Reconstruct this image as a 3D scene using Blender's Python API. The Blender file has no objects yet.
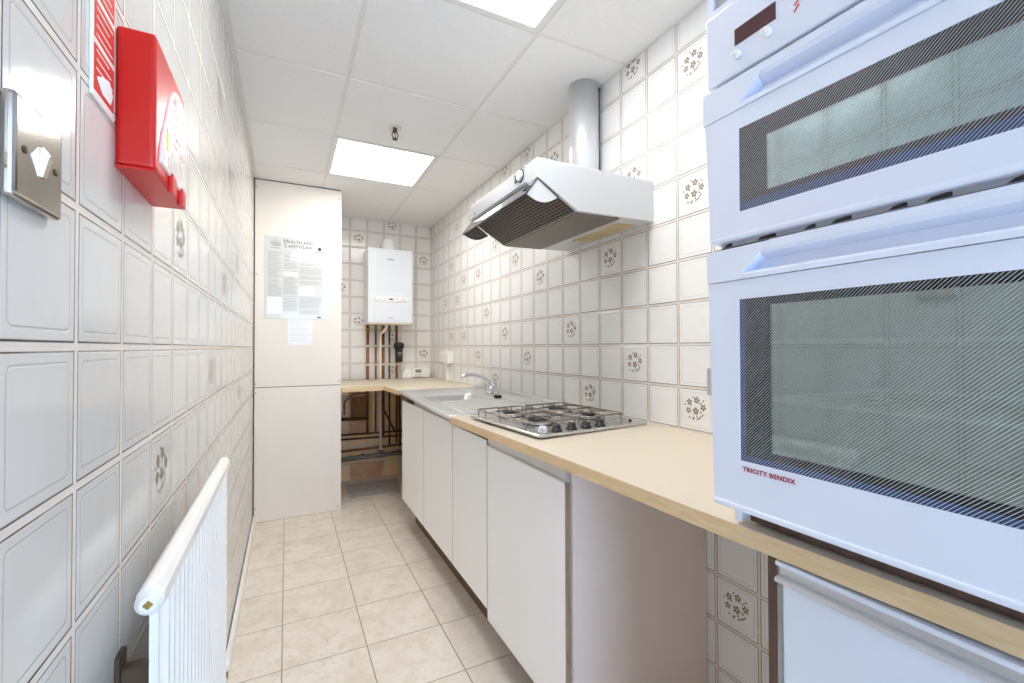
import bpy, bmesh, math, random
from mathutils import Vector, Matrix
random.seed(7)
SC = bpy.context.scene
COL = SC.collection

# ------------------------------------------------------------------ room numbers (metres)
XL, XR, YB, YN, HC = -.2028, 1.2635, 4.2663, -1.30, 2.369
T = .1509

# ------------------------------------------------------------------ materials
def lin(h):
    if isinstance(h, str):
        h = h.lstrip('#'); c = [int(h[i:i+2], 16)/255 for i in (0, 2, 4)]
    else:
        c = h
    return tuple((x/12.92 if x <= .04045 else ((x+.055)/1.055)**2.4) for x in c) + (1,)

class NT:
    """small wrapper for wiring shader nodes"""
    def __init__(self, name):
        self.m = bpy.data.materials.new(name); self.m.use_nodes = True
        self.t = self.m.node_tree; self.n = self.t.nodes; self.n.clear()
        self.out = self.n.new('ShaderNodeOutputMaterial')
        self.oc = self.n.new('ShaderNodeTexCoord').outputs['Object']
    def link(self, a, b): self.t.links.new(a, b)
    def put(self, sock, v):
        if isinstance(v, bpy.types.NodeSocket): self.link(v, sock)
        else: sock.default_value = v
    def math(self, op, a, b=None, c=None, clamp=False):
        n = self.n.new('ShaderNodeMath'); n.operation = op; n.use_clamp = clamp
        self.put(n.inputs[0], a)
        if b is not None: self.put(n.inputs[1], b)
        if c is not None: self.put(n.inputs[2], c)
        return n.outputs[0]
    def mix(self, f, a, b):
        n = self.n.new('ShaderNodeMix'); n.data_type = 'RGBA'
        self.put(n.inputs[0], f); self.put(n.inputs[6], a); self.put(n.inputs[7], b)
        return n.outputs[2]
    def noise(self, scale, detail=3, rough=.5, vec=None, dist=0):
        n = self.n.new('ShaderNodeTexNoise'); n.inputs['Scale'].default_value = scale
        n.inputs['Detail'].default_value = detail; n.inputs['Roughness'].default_value = rough
        n.inputs['Distortion'].default_value = dist
        self.link(vec if vec is not None else self.oc, n.inputs['Vector']); return n.outputs[0]
    def ss(self, v, a, b):
        n = self.n.new('ShaderNodeMapRange'); n.interpolation_type = 'SMOOTHSTEP'
        self.put(n.inputs[0], v); n.inputs[1].default_value = a; n.inputs[2].default_value = b
        return n.outputs[0]
    def xyz(self, v=None):
        n = self.n.new('ShaderNodeSeparateXYZ'); self.link(v if v is not None else self.oc, n.inputs[0]); return n.outputs
    def comb(self, x, y, z):
        n = self.n.new('ShaderNodeCombineXYZ')
        for i, v in enumerate((x, y, z)): self.put(n.inputs[i], v)
        return n.outputs[0]
    def bump(self, h, strength=1, dist=1):
        n = self.n.new('ShaderNodeBump'); n.inputs['Strength'].default_value = strength
        n.inputs['Distance'].default_value = dist; self.link(h, n.inputs['Height']); return n.outputs[0]
    def bsdf(self, color, rough, metal=0, spec=.5, normal=None, coat=0, trans=0, aniso=0):
        n = self.n.new('ShaderNodeBsdfPrincipled')
        self.put(n.inputs['Base Color'], color); self.put(n.inputs['Roughness'], rough)
        n.inputs['Metallic'].default_value = metal; n.inputs['Specular IOR Level'].default_value = spec
        n.inputs['Coat Weight'].default_value = coat; n.inputs['Transmission Weight'].default_value = trans
        n.inputs['Anisotropic'].default_value = aniso
        if normal is not None: self.link(normal, n.inputs['Normal'])
        return n.outputs[0]
    def done(self, s): self.link(s, self.out.inputs['Surface']); return self.m

def plain(name, col, rough=.5, metal=0, spec=.5, var=.06, scale=14, bump=0, bscale=60, coat=0):
    k = NT(name); c = lin(col)
    f = k.noise(scale, 4)
    d = tuple(x*(1-var) for x in c[:3])+(1,); b = tuple(min(1, x*(1+var)) for x in c[:3])+(1,)
    colr = k.mix(f, d, b)
    nrm = k.bump(k.noise(bscale, 3), 1, bump) if bump else None
    r = k.math('ADD', k.math('MULTIPLY', k.noise(scale*2.3, 2), .02), rough-.01)
    return k.done(k.bsdf(colr, r, metal, spec, nrm, coat))

def tiles(name, axis, a0, z0, base, rot_var=.016):
    k = NT(name); s = k.xyz(); a = s[0] if axis == 'X' else s[1]; b = s[2]
    ua = k.math('DIVIDE', k.math('SUBTRACT', a, a0), T); ub = k.math('DIVIDE', k.math('SUBTRACT', b, z0), T)
    fa, fb = k.math('FRACT', ua), k.math('FRACT', ub)
    ia, ib = k.math('FLOOR', ua), k.math('FLOOR', ub)
    def ed(f): return k.math('MULTIPLY', k.math('SUBTRACT', .5, k.math('ABSOLUTE', k.math('SUBTRACT', f, .5))), T)
    da, db = ed(fa), ed(fb); d = k.math('MINIMUM', da, db)
    wn = k.n.new('ShaderNodeTexWhiteNoise'); wn.noise_dimensions = '3D'; k.link(k.comb(ia, ib, 3.7), wn.inputs['Vector'])
    rc = k.xyz(wn.outputs['Color'])
    # engraved rounded rectangle inside each tile
    R, G = .008, .0165
    qx, qy = k.math('SUBTRACT', G+R, da), k.math('SUBTRACT', G+R, db)
    mx, my = k.math('MAXIMUM', qx, 0), k.math('MAXIMUM', qy, 0)
    ln = k.math('SQRT', k.math('ADD', k.math('MULTIPLY', mx, mx), k.math('MULTIPLY', my, my)))
    sdf = k.math('SUBTRACT', k.math('ADD', ln, k.math('MINIMUM', k.math('MAXIMUM', qx, qy), 0)), R)
    gro = k.math('SUBTRACT', 1, k.ss(k.math('ABSOLUTE', sdf), .0005, .0016))
    # brown fired rim of the tile, strongest on its lower and upper edges
    rim = k.math('SUBTRACT', 1, k.ss(k.math('ABSOLUTE', k.math('SUBTRACT', d, .0047)), .0008, .0019))
    rn = k.ss(k.noise(9, 3), .25, .6)
    rim = k.math('MULTIPLY', rim, k.math('ADD', .62, k.math('MULTIPLY', rn, .36)))
    groutm = k.math('SUBTRACT', 1, k.ss(d, .0036, .0046))
    c = lin(base)
    tcol = k.mix(k.math('MULTIPLY', rc[0], .6), c, tuple(x*.93 for x in c[:3])+(1,))
    tcol = k.mix(k.math('MULTIPLY', k.noise(30, 4), .12), tcol, lin('#cfc3b2'))
    tcol = k.mix(k.math('MULTIPLY', gro, .28), tcol, lin('#9a948a'))
    tcol = k.mix(rim, tcol, lin('#4c3b2d'))
    gcol = k.mix(k.noise(22, 4), lin('#d6ccc3'), lin('#e6e0d9'))
    col = k.mix(groutm, tcol, gcol)
    h = k.math('MULTIPLY', k.ss(d, .0030, .0075), .0016)
    h = k.math('SUBTRACT', h, k.math('MULTIPLY', gro, .0005))
    h = k.math('ADD', h, k.math('MULTIPLY', k.noise(13, 2), .0012))
    tilt = k.math('ADD', k.math('MULTIPLY', fa, k.math('SUBTRACT', rc[1], .5)), k.math('MULTIPLY', fb, k.math('SUBTRACT', rc[2], .5)))
    h = k.math('ADD', h, k.math('MULTIPLY', tilt, T*rot_var))
    rough = k.math('ADD', k.math('MULTIPLY', groutm, .5), .16)
    return k.done(k.bsdf(col, rough, 0, .5, k.bump(h, 1, 1)))

def floor_mat():
    k = NT('floor_tiles'); s = k.xyz(); F = .3047
    ua = k.math('DIVIDE', k.math('SUBTRACT', s[0], -.012), F); ub = k.math('DIVIDE', k.math('SUBTRACT', s[1], 3.408), F)
    fa, fb, ia, ib = k.math('FRACT', ua), k.math('FRACT', ub), k.math('FLOOR', ua), k.math('FLOOR', ub)
    def ed(f): return k.math('MULTIPLY', k.math('SUBTRACT', .5, k.math('ABSOLUTE', k.math('SUBTRACT', f, .5))), F)
    d = k.math('MINIMUM', ed(fa), ed(fb))
    wn = k.n.new('ShaderNodeTexWhiteNoise'); wn.noise_dimensions = '3D'; k.link(k.comb(ia, ib, 1.3), wn.inputs['Vector'])
    off = k.n.new('ShaderNodeVectorMath'); off.operation = 'MULTIPLY_ADD'
    k.link(wn.outputs['Color'], off.inputs[0]); off.inputs[1].default_value = (9, 9, 9); k.link(k.oc, off.inputs[2])
    m1 = k.ss(k.noise(7, 6, .62, off.outputs[0], .8), .35, .68); m2 = k.ss(k.noise(26, 5, .6, off.outputs[0], 1.5), .45, .75)
    c = k.mix(m1, lin('#e8dfd3'), lin('#dccfbf'))
    c = k.mix(k.math('MULTIPLY', m2, .5), c, lin('#c9b59e'))
    c = k.mix(k.math('MULTIPLY', wn.outputs['Value'], .18), c, lin('#ece3d6'))
    g = k.math('SUBTRACT', 1, k.ss(d, .0014, .0024))
    c = k.mix(k.math('MULTIPLY', g, .85), c, lin('#8f8372'))
    h = k.math('ADD', k.math('MULTIPLY', k.ss(d, .001, .004), .0012), k.math('MULTIPLY', m1, .0004))
    return k.done(k.bsdf(c, k.math('ADD', k.math('MULTIPLY', m1, .12), .30), 0, .4, k.bump(h, 1, 1)))

def ceiling_mat():
    k = NT('ceiling_board')
    c = k.mix(k.ss(k.noise(120, 3), .3, .7), lin('#e4e3e1'), lin('#e8e7e6'))
    h = k.math('MULTIPLY', k.noise(220, 3), .00015)
    return k.done(k.bsdf(c, .85, 0, .2, k.bump(h, 1, 1)))

def wood(name, c1, c2, axis=1, rough=.45, scale=6):
    k = NT(name); s = k.xyz()
    st = [s[0], s[1], s[2]]; st[axis] = k.math('MULTIPLY', st[axis], .12)
    v = k.comb(*st); n = k.ss(k.noise(scale*9, 5, .6, v, .6), .3, .7)
    c = k.mix(n, lin(c1), lin(c2))
    return k.done(k.bsdf(c, rough, 0, .4, k.bump(k.math('MULTIPLY', n, .0003), 1, 1)))

def steel(name, col='#c9cbcc', rough=.28, axis=1):
    k = NT(name); s = k.xyz(); st = [s[0], s[1], s[2]]; st[axis] = k.math('MULTIPLY', st[axis], .05)
    n = k.noise(170, 3, .5, k.comb(*st)); m = k.noise(9, 4)
    c = k.mix(m, tuple(x*.88 for x in lin(col)[:3])+(1,), lin(col))
    r = k.math('ADD', k.math('MULTIPLY', n, .08), rough-.04)
    return k.done(k.bsdf(c, r, .92, .5))

def emit(name, col, strength):
    k = NT(name); e = k.n.new('ShaderNodeEmission')
    # faint prismatic sheet grain of the diffuser
    c = k.mix(k.noise(90, 2), lin(col), lin('#ffffff')); k.link(c, e.inputs[0]); e.inputs[1].default_value = strength
    return k.done(e.outputs[0])

def oven_glass(name, y0, y1, z0, z1, tint, ml, mt, mb, refl, gtint, border):
    """striped door glass: printed dark border with reflections painted in, clear coated middle"""
    k = NT(name); s = k.xyz()
    y, z = k.math('ADD', s[1], .231), k.math('ADD', s[2], .897)
    st = k.math('FRACT', k.math('DIVIDE', k.math('ADD', y, z), .0047))
    stripe = k.math('SUBTRACT', 1, k.ss(k.math('ABSOLUTE', k.math('SUBTRACT', st, .5)), .085, .14))
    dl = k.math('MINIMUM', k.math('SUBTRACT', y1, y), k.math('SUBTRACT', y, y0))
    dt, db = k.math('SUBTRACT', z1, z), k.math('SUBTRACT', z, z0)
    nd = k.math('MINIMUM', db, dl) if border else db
    navy_refl = k.math('SUBTRACT', 1, k.ss(nd, .0085 if border else .012, .0100 if border else .014))  # bluish reflection on the border, painted in as a flat band
    d = k.math('MINIMUM', k.math('MINIMUM', k.math('SUBTRACT', dl, ml), k.math('SUBTRACT', dt, mt)), k.math('SUBTRACT', db, mb))
    mid = k.ss(d, 0, .0015)
    dark = k.bsdf(k.mix(navy_refl, lin('#1b1a1c') if border else lin('#3a3634'), lin('#33496f')), .06, 0, .6)  # border colours carry the blue and brownish reflections
    tr = k.n.new('ShaderNodeBsdfTransparent'); tr.inputs[0].default_value = lin(tint)
    gl = k.n.new('ShaderNodeBsdfGlossy'); gl.inputs[0].default_value = lin(gtint); gl.inputs['Roughness'].default_value = .03
    m1 = k.n.new('ShaderNodeMixShader'); m1.inputs[0].default_value = refl
    k.link(tr.outputs[0], m1.inputs[1]); k.link(gl.outputs[0], m1.inputs[2])
    m2 = k.n.new('ShaderNodeMixShader'); k.link(mid, m2.inputs[0]); k.link(dark, m2.inputs[1]); k.link(m1.outputs[0], m2.inputs[2])
    line = k.bsdf(lin('#c9ccd2'), .35, 0, .4)
    m3 = k.n.new('ShaderNodeMixShader'); k.link(k.math('MULTIPLY', stripe, .68), m3.inputs[0]); k.link(m2.outputs[0], m3.inputs[1]); k.link(line, m3.inputs[2])
    return k.done(m3.outputs[0])

def clear(name, tint, gloss=.12, rough=.03):
    k = NT(name)
    tr = k.n.new('ShaderNodeBsdfTransparent'); k.link(k.mix(k.noise(8), lin(tint), lin(tint)), tr.inputs[0])
    gl = k.n.new('ShaderNodeBsdfGlossy'); gl.inputs['Roughness'].default_value = rough
    fr = k.n.new('ShaderNodeFresnel'); fr.inputs[0].default_value = 1.5
    m1 = k.n.new('ShaderNodeMixShader'); k.link(k.math('ADD', fr.outputs[0], gloss, None, True), m1.inputs[0])
    k.link(tr.outputs[0], m1.inputs[1]); k.link(gl.outputs[0], m1.inputs[2])
    return k.done(m1.outputs[0])

M = {}
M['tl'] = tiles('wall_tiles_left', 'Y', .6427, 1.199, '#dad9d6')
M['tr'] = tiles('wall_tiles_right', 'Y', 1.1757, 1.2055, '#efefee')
M['tb'] = tiles('wall_tiles_back', 'X', XR-8*T, 1.2055, '#ede8e1')
M['ttan'] = tiles('tan_tiles', 'X', XR-8*T, 1.2055, '#eecb98')
M['tn'] = plain('painted_wall', '#e6e2dc', .7)
M['motif'] = plain('tile_motif_glaze', '#8f7c6a', .35, var=.2, scale=200)
M['floor'] = floor_mat(); M['ceil'] = ceiling_mat()
M['bar'] = plain('ceiling_bar_white', '#dddad6', .5)
M['board'] = plain('painted_board', '#ebe3d8', .55, var=.03, scale=5, bump=.0004, bscale=12)
M['gapdark'] = plain('dark_gap', '#3b342c', .9)
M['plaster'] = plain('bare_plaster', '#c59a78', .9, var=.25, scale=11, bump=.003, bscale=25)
M['white'] = plain('white_paint', '#f0eee9', .35, var=.02)
M['rad'] = plain('radiator_enamel', '#f1efeb', .3, var=.02)
M['plastic'] = plain('white_plastic', '#f2f1ee', .3, var=.02)
M['cream'] = plain('cream_plastic', '#e3d5b8', .4, var=.05)
M['red'] = plain('red_plastic', '#cc1c12', .32, var=.04)
M['redink'] = plain('red_print', '#d8382c', .45, var=.05)
M['redlogo'] = plain('logo_red', '#a81c34', .45)
M['beige'] = plain('beige_rail', '#b9aca0', .45)
M['pinkink'] = plain('faded_pink_print', '#e09a94', .4)
M['faint'] = plain('faint_print', '#d3d5da', .6)
M['ink'] = plain('black_print', '#3a3a3c', .6)
M['greyink'] = plain('grey_print', '#b4b4b2', .6, var=.1, scale=90)
M['yellow'] = plain('yellow_print', '#e6c243', .5)
M['pouch'] = plain('clear_wallet', '#f1e6e3', .12, var=.05, scale=40, bump=.004, bscale=30)
M['chrome'] = plain('chrome', '#d9dadb', .10, 1, var=.03)
M['satin'] = plain('polished_plate', '#cfcac2', .14, 1, var=.08, scale=30)
M['steel'] = steel('brushed_steel', '#e4e5e6', .33); M['steelx'] = steel('brushed_steel_crosswise', '#d0d0cf', .27, axis=0)
M['wire'] = plain('dull_steel_wire', '#9a938b', .35, .85)
M['duct'] = plain('galvanised_duct', '#dfe1e3', .40, .7, var=.04)
M['black'] = plain('black_plastic', '#1d1c1c', .4)
M['burner'] = plain('burner_enamel', '#2a2624', .5)
M['cab'] = plain('cabinet_laminate', '#f6f5f3', .42, var=.015, scale=6)
M['cabedge'] = wood('cabinet_edge', '#8d7763', '#a28b75', 2)
M['carcass'] = plain('carcass_board', '#e8d9d0', .5, var=.04)
M['plinth'] = wood('plinth_board', '#5a4630', '#6d563c', 1)
M['alu'] = plain('aluminium_rail', '#dad8d8', .35, .6)
M['wtop'] = plain('worktop_laminate', '#d6cab6', .38, var=.02, scale=40)
M['wedge'] = wood('worktop_edging', '#d8b98a', '#e2c79e', 1, .4, 12)
M['oven'] = plain('oven_enamel', '#e7ecf8', .25, var=.012, coat=.2)
M['ovenin'] = plain('oven_cavity_enamel', '#aebdb3', .35, var=.1)
M['rack'] = plain('bright_rack_wire', '#e8eae8', .3)
M['ovengrey'] = plain('oven_grey_trim', '#a9a9ac', .4)
M['display'] = plain('oven_display', '#59383b', .12, var=.2, scale=30)
M['fridge'] = plain('fridge_enamel', '#e2e7f1', .28, var=.01)
M['brown'] = wood('brown_edging', '#5b443a', '#6c5246', 2)
M['hood'] = plain('hood_enamel', '#d2d4d5', .25, var=.015)
M['hoodfront'] = plain('hood_front_strip', '#bdbfc6', .3, var=.02)
M['filter'] = plain('filter_mesh_dark', '#3b332c', .5, .3, var=.25, scale=60)
M['filterbar'] = plain('filter_bar', '#8a8078', .4, .4, var=.1)
M['filterplate'] = plain('filter_plate', '#7d736b', .45, .5, var=.15, scale=25)
M['stain'] = plain('yellowed_lens', '#cdb98a', .5, var=.2, scale=18)
M['visor'] = clear('smoked_visor', '#8f8a85', .35)
M['visorwing'] = plain('visor_wing_reflection', '#d9d8d6', .2)  # same plastic as the visor; its white reflection is put into the colour
M['boiler'] = plain('boiler_casing', '#e6e9ee', .28, var=.01)
M['copper'] = plain('old_copper', '#8a5a3a', .42, .55, var=.25, scale=35)
M['copperdark'] = plain('dull_dark_copper', '#5f3d26', .5, .4, var=.3, scale=35)
M['darkpipe'] = plain('dark_pipe', '#4a4446', .5, .2)
M['waste'] = plain('grey_waste_plastic', '#77726b', .5, var=.12)
M['whitepipe'] = plain('white_waste_plastic', '#f6ecdc', .4)
M['board2'] = wood('stained_board', '#6e4a26', '#8c6334', 2, .7)
M['lcd'] = plain('lcd_green', '#7f8f84', .25)
M['slab'] = plain('grey_slab', '#bab6b0', .8, var=.1, scale=9, bump=.001)
M['paper'] = plain('laminated_sheet', '#d6d7d4', .12, var=.03)
M['paper2'] = plain('white_paper', '#eef0f3', .5, var=.02)
M['brass'] = plain('brass', '#a98a4a', .3, .9)
M['bracket'] = plain('dark_bracket', '#5a4a38', .5, .5, var=.2)
M['glasspane'] = clear('window_glass', '#f4f8fb', .02)
M['lampA'] = emit('light_diffuser', (1.0,.988,.965), 13.8)
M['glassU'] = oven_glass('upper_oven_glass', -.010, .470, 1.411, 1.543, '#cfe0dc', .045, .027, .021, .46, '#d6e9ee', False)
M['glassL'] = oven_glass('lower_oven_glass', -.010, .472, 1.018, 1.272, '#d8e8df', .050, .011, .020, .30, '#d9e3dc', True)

# ------------------------------------------------------------------ mesh helpers
def bx(bm, x0, x1, y0, y1, z0, z1, bev=0, seg=2, mi=0):
    vs = [bm.verts.new(p) for p in ((x0,y0,z0),(x1,y0,z0),(x1,y1,z0),(x0,y1,z0),(x0,y0,z1),(x1,y0,z1),(x1,y1,z1),(x0,y1,z1))]
    fs = [bm.faces.new([vs[i] for i in q]) for q in ((0,3,2,1),(4,5,6,7),(0,1,5,4),(1,2,6,5),(2,3,7,6),(3,0,4,7))]
    for f in fs: f.material_index = mi
    if bev:
        es = list({e for f in fs for e in f.edges})
        r = bmesh.ops.bevel(bm, geom=es, offset=bev, segments=seg, profile=.6, affect='EDGES')
        for f in r['faces']: f.material_index = mi
    return fs

def frame_of(d):
    d = Vector(d).normalized()
    a = Vector((0,0,1)) if abs(d.z) < .9 else Vector((1,0,0))
    u = d.cross(a).normalized(); return u, d.cross(u).normalized()

def tube(bm, pts, r, seg=12, cap=True, mi=0):
    pts = [Vector(p) for p in pts]; n = len(pts)
    rr = r if isinstance(r, (list, tuple)) else [r]*n
    rings = []; u = None
    for i, p in enumerate(pts):
        d = (pts[min(i+1, n-1)] - pts[max(i-1, 0)]).normalized()
        if u is None: u, v = frame_of(d)
        else:
            u = (u - d*u.dot(d)).normalized(); v = d.cross(u)
        rings.append([bm.verts.new(p + (u*math.cos(2*math.pi*j/seg) + v*math.sin(2*math.pi*j/seg))*rr[i]) for j in range(seg)])
    for a, b in zip(rings, rings[1:]):
        for j in range(seg):
            f = bm.faces.new((a[j], a[(j+1)%seg], b[(j+1)%seg], b[j])); f.material_index = mi; f.smooth = True
    if cap:
        for q in (rings[0][::-1], rings[-1]):
            f = bm.faces.new(q); f.material_index = mi

def smoothpath(pts, n=6):
    """Catmull-Rom through the points"""
    P = [Vector(p) for p in pts]; P = [2*P[0]-P[1]] + P + [2*P[-1]-P[-2]]; out = []
    for i in range(1, len(P)-2):
        for k in range(n):
            t = k/n; a, b, c, d = P[i-1:i+3]
            out.append(.5*((2*b)+(c-a)*t+(2*a-5*b+4*c-d)*t*t+(3*b-a-3*c+d)*t**3))
    out.append(P[-2]); return out

def cyl(bm, p0, p1, r0, r1=None, seg=24, mi=0): tube(bm, [p0, p1], [r0, r0 if r1 is None else r1], seg, True, mi)

def lathe(bm, c, prof, seg=24, axis=(0,0,1), mi=0):
    """profile of (radius, height) pairs turned about an axis through c"""
    c = Vector(c); d = Vector(axis).normalized(); u, v = frame_of(d); rings = []
    for r, h in prof:
        rings.append([bm.verts.new(c + d*h + (u*math.cos(2*math.pi*j/seg)+v*math.sin(2*math.pi*j/seg))*max(r, 1e-5)) for j in range(seg)])
    for a, b in zip(rings, rings[1:]):
        for j in range(seg):
            f = bm.faces.new((a[j], a[(j+1)%seg], b[(j+1)%seg], b[j])); f.material_index = mi; f.smooth = True
    for q in (rings[0][::-1], rings[-1]):
        f = bm.faces.new(q); f.material_index = mi

def prism(bm, poly, axis, a0, a1, mi=0):
    """polygon in the two other axes, extruded along axis"""
    def p3(p, a):
        return {'x': (a, p[0], p[1]), 'y': (p[0], a, p[1]), 'z': (p[0], p[1], a)}[axis]
    A = [bm.verts.new(p3(p, a0)) for p in poly]; B = [bm.verts.new(p3(p, a1)) for p in poly]
    fs = [bm.faces.new(A[::-1]), bm.faces.new(B)]
    for i in range(len(poly)):
        j = (i+1) % len(poly); fs.append(bm.faces.new((A[i], A[j], B[j], B[i])))
    for f in fs: f.material_index = mi
    return fs

def rrect(cx, cy, w, h, r, n=5):
    out = []
    for sx, sy, a in ((1,1,0),(-1,1,90),(-1,-1,180),(1,-1,270)):
        for k in range(n+1):
            t = math.radians(a + 90*k/n); out.append((cx+sx*(w/2-r)+r*math.cos(t), cy+sy*(h/2-r)+r*math.sin(t)))
    return out

def ringframe(bm, outer, inner, fn, d0, d1, mi=0):
    """a plate with a hole; fn(a, b, depth) gives the point"""
    o0, i0, o1, i1 = [[bm.verts.new(fn(a, b, d)) for a, b in q] for q, d in ((outer, d0), (inner, d0), (outer, d1), (inner, d1))]
    n = len(outer)
    for k in range(n):
        j = (k+1) % n
        for q in ((o0[k], o0[j], i0[j], i0[k]), (o1[j], o1[k], i1[k], i1[j]), (o0[j], o0[k], o1[k], o1[j]), (i0[k], i0[j], i1[j], i1[k])):
            f = bm.faces.new(q); f.material_index = mi

WLOC = {}
def link(name, bm, mats, parent=None, smooth=False, origin=None, bevel=0):
    """one bmesh -> ONE mesh object; vertices are given in room coordinates"""
    bmesh.ops.recalc_face_normals(bm, faces=bm.faces)
    if smooth:
        for f in bm.faces: f.smooth = True
    me = bpy.data.meshes.new(name)
    if parent is not None: loc = WLOC[parent.name]
    elif origin is not None: loc = Vector(origin)
    else:
        xs = [v.co for v in bm.verts]
        lo = Vector([min(c[i] for c in xs) for i in range(3)]); hi = Vector([max(c[i] for c in xs) for i in range(3)])
        loc = Vector(((lo.x+hi.x)/2, (lo.y+hi.y)/2, lo.z))
    bmesh.ops.translate(bm, verts=bm.verts, vec=-loc)
    bm.to_mesh(me); bm.free()
    for m in (mats if isinstance(mats, (list, tuple)) else [mats]): me.materials.append(M[m])
    o = bpy.data.objects.new(name, me); COL.objects.link(o)
    if parent is not None: o.parent = parent
    else: o.location = loc
    WLOC[o.name] = loc
    if bevel:
        b = o.modifiers.new('edge', 'BEVEL'); b.width = bevel; b.segments = 2; b.limit_method = 'ANGLE'; b.angle_limit = math.radians(40)
    return o

def tag(o, label, cat, group=None, kind=None):
    o['label'] = label; o['category'] = cat
    if group: o['group'] = group
    if kind: o['kind'] = kind
    return o

def thing(name, loc, label, cat, group=None):
    o = bpy.data.objects.new(name, None); COL.objects.link(o); o.location = loc; o.empty_display_size = .05
    WLOC[o.name] = Vector(loc); return tag(o, label, cat, group)

def part(name, mats, parent, fn, label=None, smooth=False, bevel=0):
    bm = bmesh.new(); fn(bm); o = link(name, bm, mats, parent, smooth, bevel=bevel)
    if label: o['label'] = label
    return o

def solo(name, mats, fn, label, cat, group=None, smooth=False, bevel=0, kind=None, origin=None):
    bm = bmesh.new(); fn(bm); return tag(link(name, bm, mats, None, smooth, origin, bevel), label, cat, group, kind)

def struct(name, mats, fn, label, cat, bevel=0):
    return solo(name, mats, fn, label, cat, kind='structure', origin=(0,0,0), bevel=bevel)

def writing(name, body, size, org, xd, yd, mat, parent, depth=.0004, align='LEFT', spacing=1.0, bold=0):
    cu = bpy.data.curves.new(name, 'FONT'); cu.body = body; cu.size = size; cu.align_x = align; cu.extrude = depth/2
    cu.space_character = spacing; cu.offset = bold; cu.resolution_u = 3
    tmp = bpy.data.objects.new(name+'_tmp', cu); COL.objects.link(tmp)
    dg = bpy.context.evaluated_depsgraph_get(); me = bpy.data.meshes.new_from_object(tmp.evaluated_get(dg))
    bpy.data.objects.remove(tmp); bpy.data.curves.remove(cu)
    xd, yd = Vector(xd), Vector(yd); zd = xd.cross(yd); loc = WLOC[parent.name]
    me.transform(Matrix.Translation(Vector(org)-loc) @ Matrix((xd, yd, zd)).transposed().to_4x4())
    me.materials.clear(); me.materials.append(M[mat])
    o = bpy.data.objects.new(name, me); COL.objects.link(o); o.parent = parent; WLOC[o.name] = loc
    return o

# ------------------------------------------------------------------ the floral glaze on some tiles
def leaf(bm, fn, a, b, ang, ln, wd, mi):
    c, s = math.cos(ang), math.sin(ang)
    pts = [(0,0),(.35,.5),(.7,.42),(1,0),(.7,-.42),(.35,-.5)]
    vs = [bm.verts.new(fn(a+ln*p*c-wd*q*s, b+ln*p*s+wd*q*c)) for p, q in pts]
    bm.faces.new(vs).material_index = mi

def motif(bm, fn, mi):
    """five small five-petalled flowers over a sprig; fn maps tile-plane metres from the tile centre"""
    for cx, cy, sz in ((-.026,.024,1),(.004,.032,1.05),(.029,.010,1),(-.030,-.004,.95),(.000,-.004,1.15)):
        a0 = random.uniform(0, 6.28)
        for k in range(5):
            an = a0 + k*6.283/5
            leaf(bm, fn, 1.05*cx+.0014*math.cos(an), 1.05*cy+.0014*math.sin(an), an, .0118*sz, .0082*sz, mi)
    for cx, cy, an, ln in ((-.016,-.030,.5,.014),(-.010,-.034,1.3,.010),(.002,-.032,.7,.014),(.012,-.029,.9,.016),(-.020,-.028,2.6,.010),(.020,-.020,.8,.013),(.006,-.024,2.0,.009),(-.016,.010,2.2,.010),(.014,.020,.3,.010),(.016,-.002,5.4,.010),(-.012,.036,1.2,.008),(.026,.026,.9,.009),(-.038,.012,2.6,.008)):
        leaf(bm, fn, 1.1*cx, 1.1*cy, an, ln*1.15, .0058, mi)

# ------------------------------------------------------------------ the setting
def wl(bm):
    bx(bm, XL-.1, XL, YN-.1, YB+.1, -.1, HC+.1)
    for c, r in ((2,-2),(3,1),(8,1),(6,-1),(7,5),(5,3),(9,4),(12,-2),(11,2),(14,0),(-3,-4),(4,-5)):
        y, z = .6427+(c+.5)*T, 1.199+(r+.5)*T
        motif(bm, lambda a, b, y=y, z=z: (XL+.0004, y+a, z+b), 1)
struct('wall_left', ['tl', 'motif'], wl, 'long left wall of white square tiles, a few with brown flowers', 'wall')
def wr(bm):
    bx(bm, XR, XR+.1, YN-.1, YB+.1, -.1, HC+.1)
    cells = [(15,6),(10,4),(8,3),(6,2),(16,4),(14,3),(12,3),(4,0),(11,1),(9,0),(7,-1),(1,-1),(3,-2),(-1,-2),(15,2),(16,0),(14,0),(12,-1),(10,-2),(2,2),(1,4),(5,6),(7,7),(9,7),(-1,6),(1,7),(-1,3),(-2,-6),(17,2),(13,6),(11,5),(3,5),(0,-4)]
    for c, r in cells:
        y, z = 1.1757+(c+.5)*T, 1.2055+(r+.5)*T
        motif(bm, lambda a, b, y=y, z=z: (XR-.0004, y-a, z+b), 1)
struct('wall_right', ['tr', 'motif'], wr, 'long right wall of cream square tiles with scattered brown flower tiles', 'wall')
def wb(bm):
    bx(bm, XL-.1, XR+.1, YB, YB+.1, -.1, HC+.1)
    for c, r in ((7,5),(3,6),(5,7),(3,1),(7,-1),(5,0),(5,-2),(2,3)):
        x, z = XR-8*T+(c+.5)*T, 1.2055+(r+.5)*T
        motif(bm, lambda a, b, x=x, z=z: (x+a, YB-.0004, z+b), 1)
    bx(bm, .362, XR, YB-.0012, YB+.001, 0, .862, 0, 1, 3)  # tan tile sheet over the end wall below the worktop
    # bare plaster where tiles are missing low down
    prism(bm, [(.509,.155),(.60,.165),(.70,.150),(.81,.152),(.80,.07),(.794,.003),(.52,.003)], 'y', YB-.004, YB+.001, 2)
    prism(bm, [(.500,.83),(.70,.84),(.705,.62),(.70,.40),(.61,.41),(.505,.42)], 'y', YB-.005, YB+.001, 2)
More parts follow.
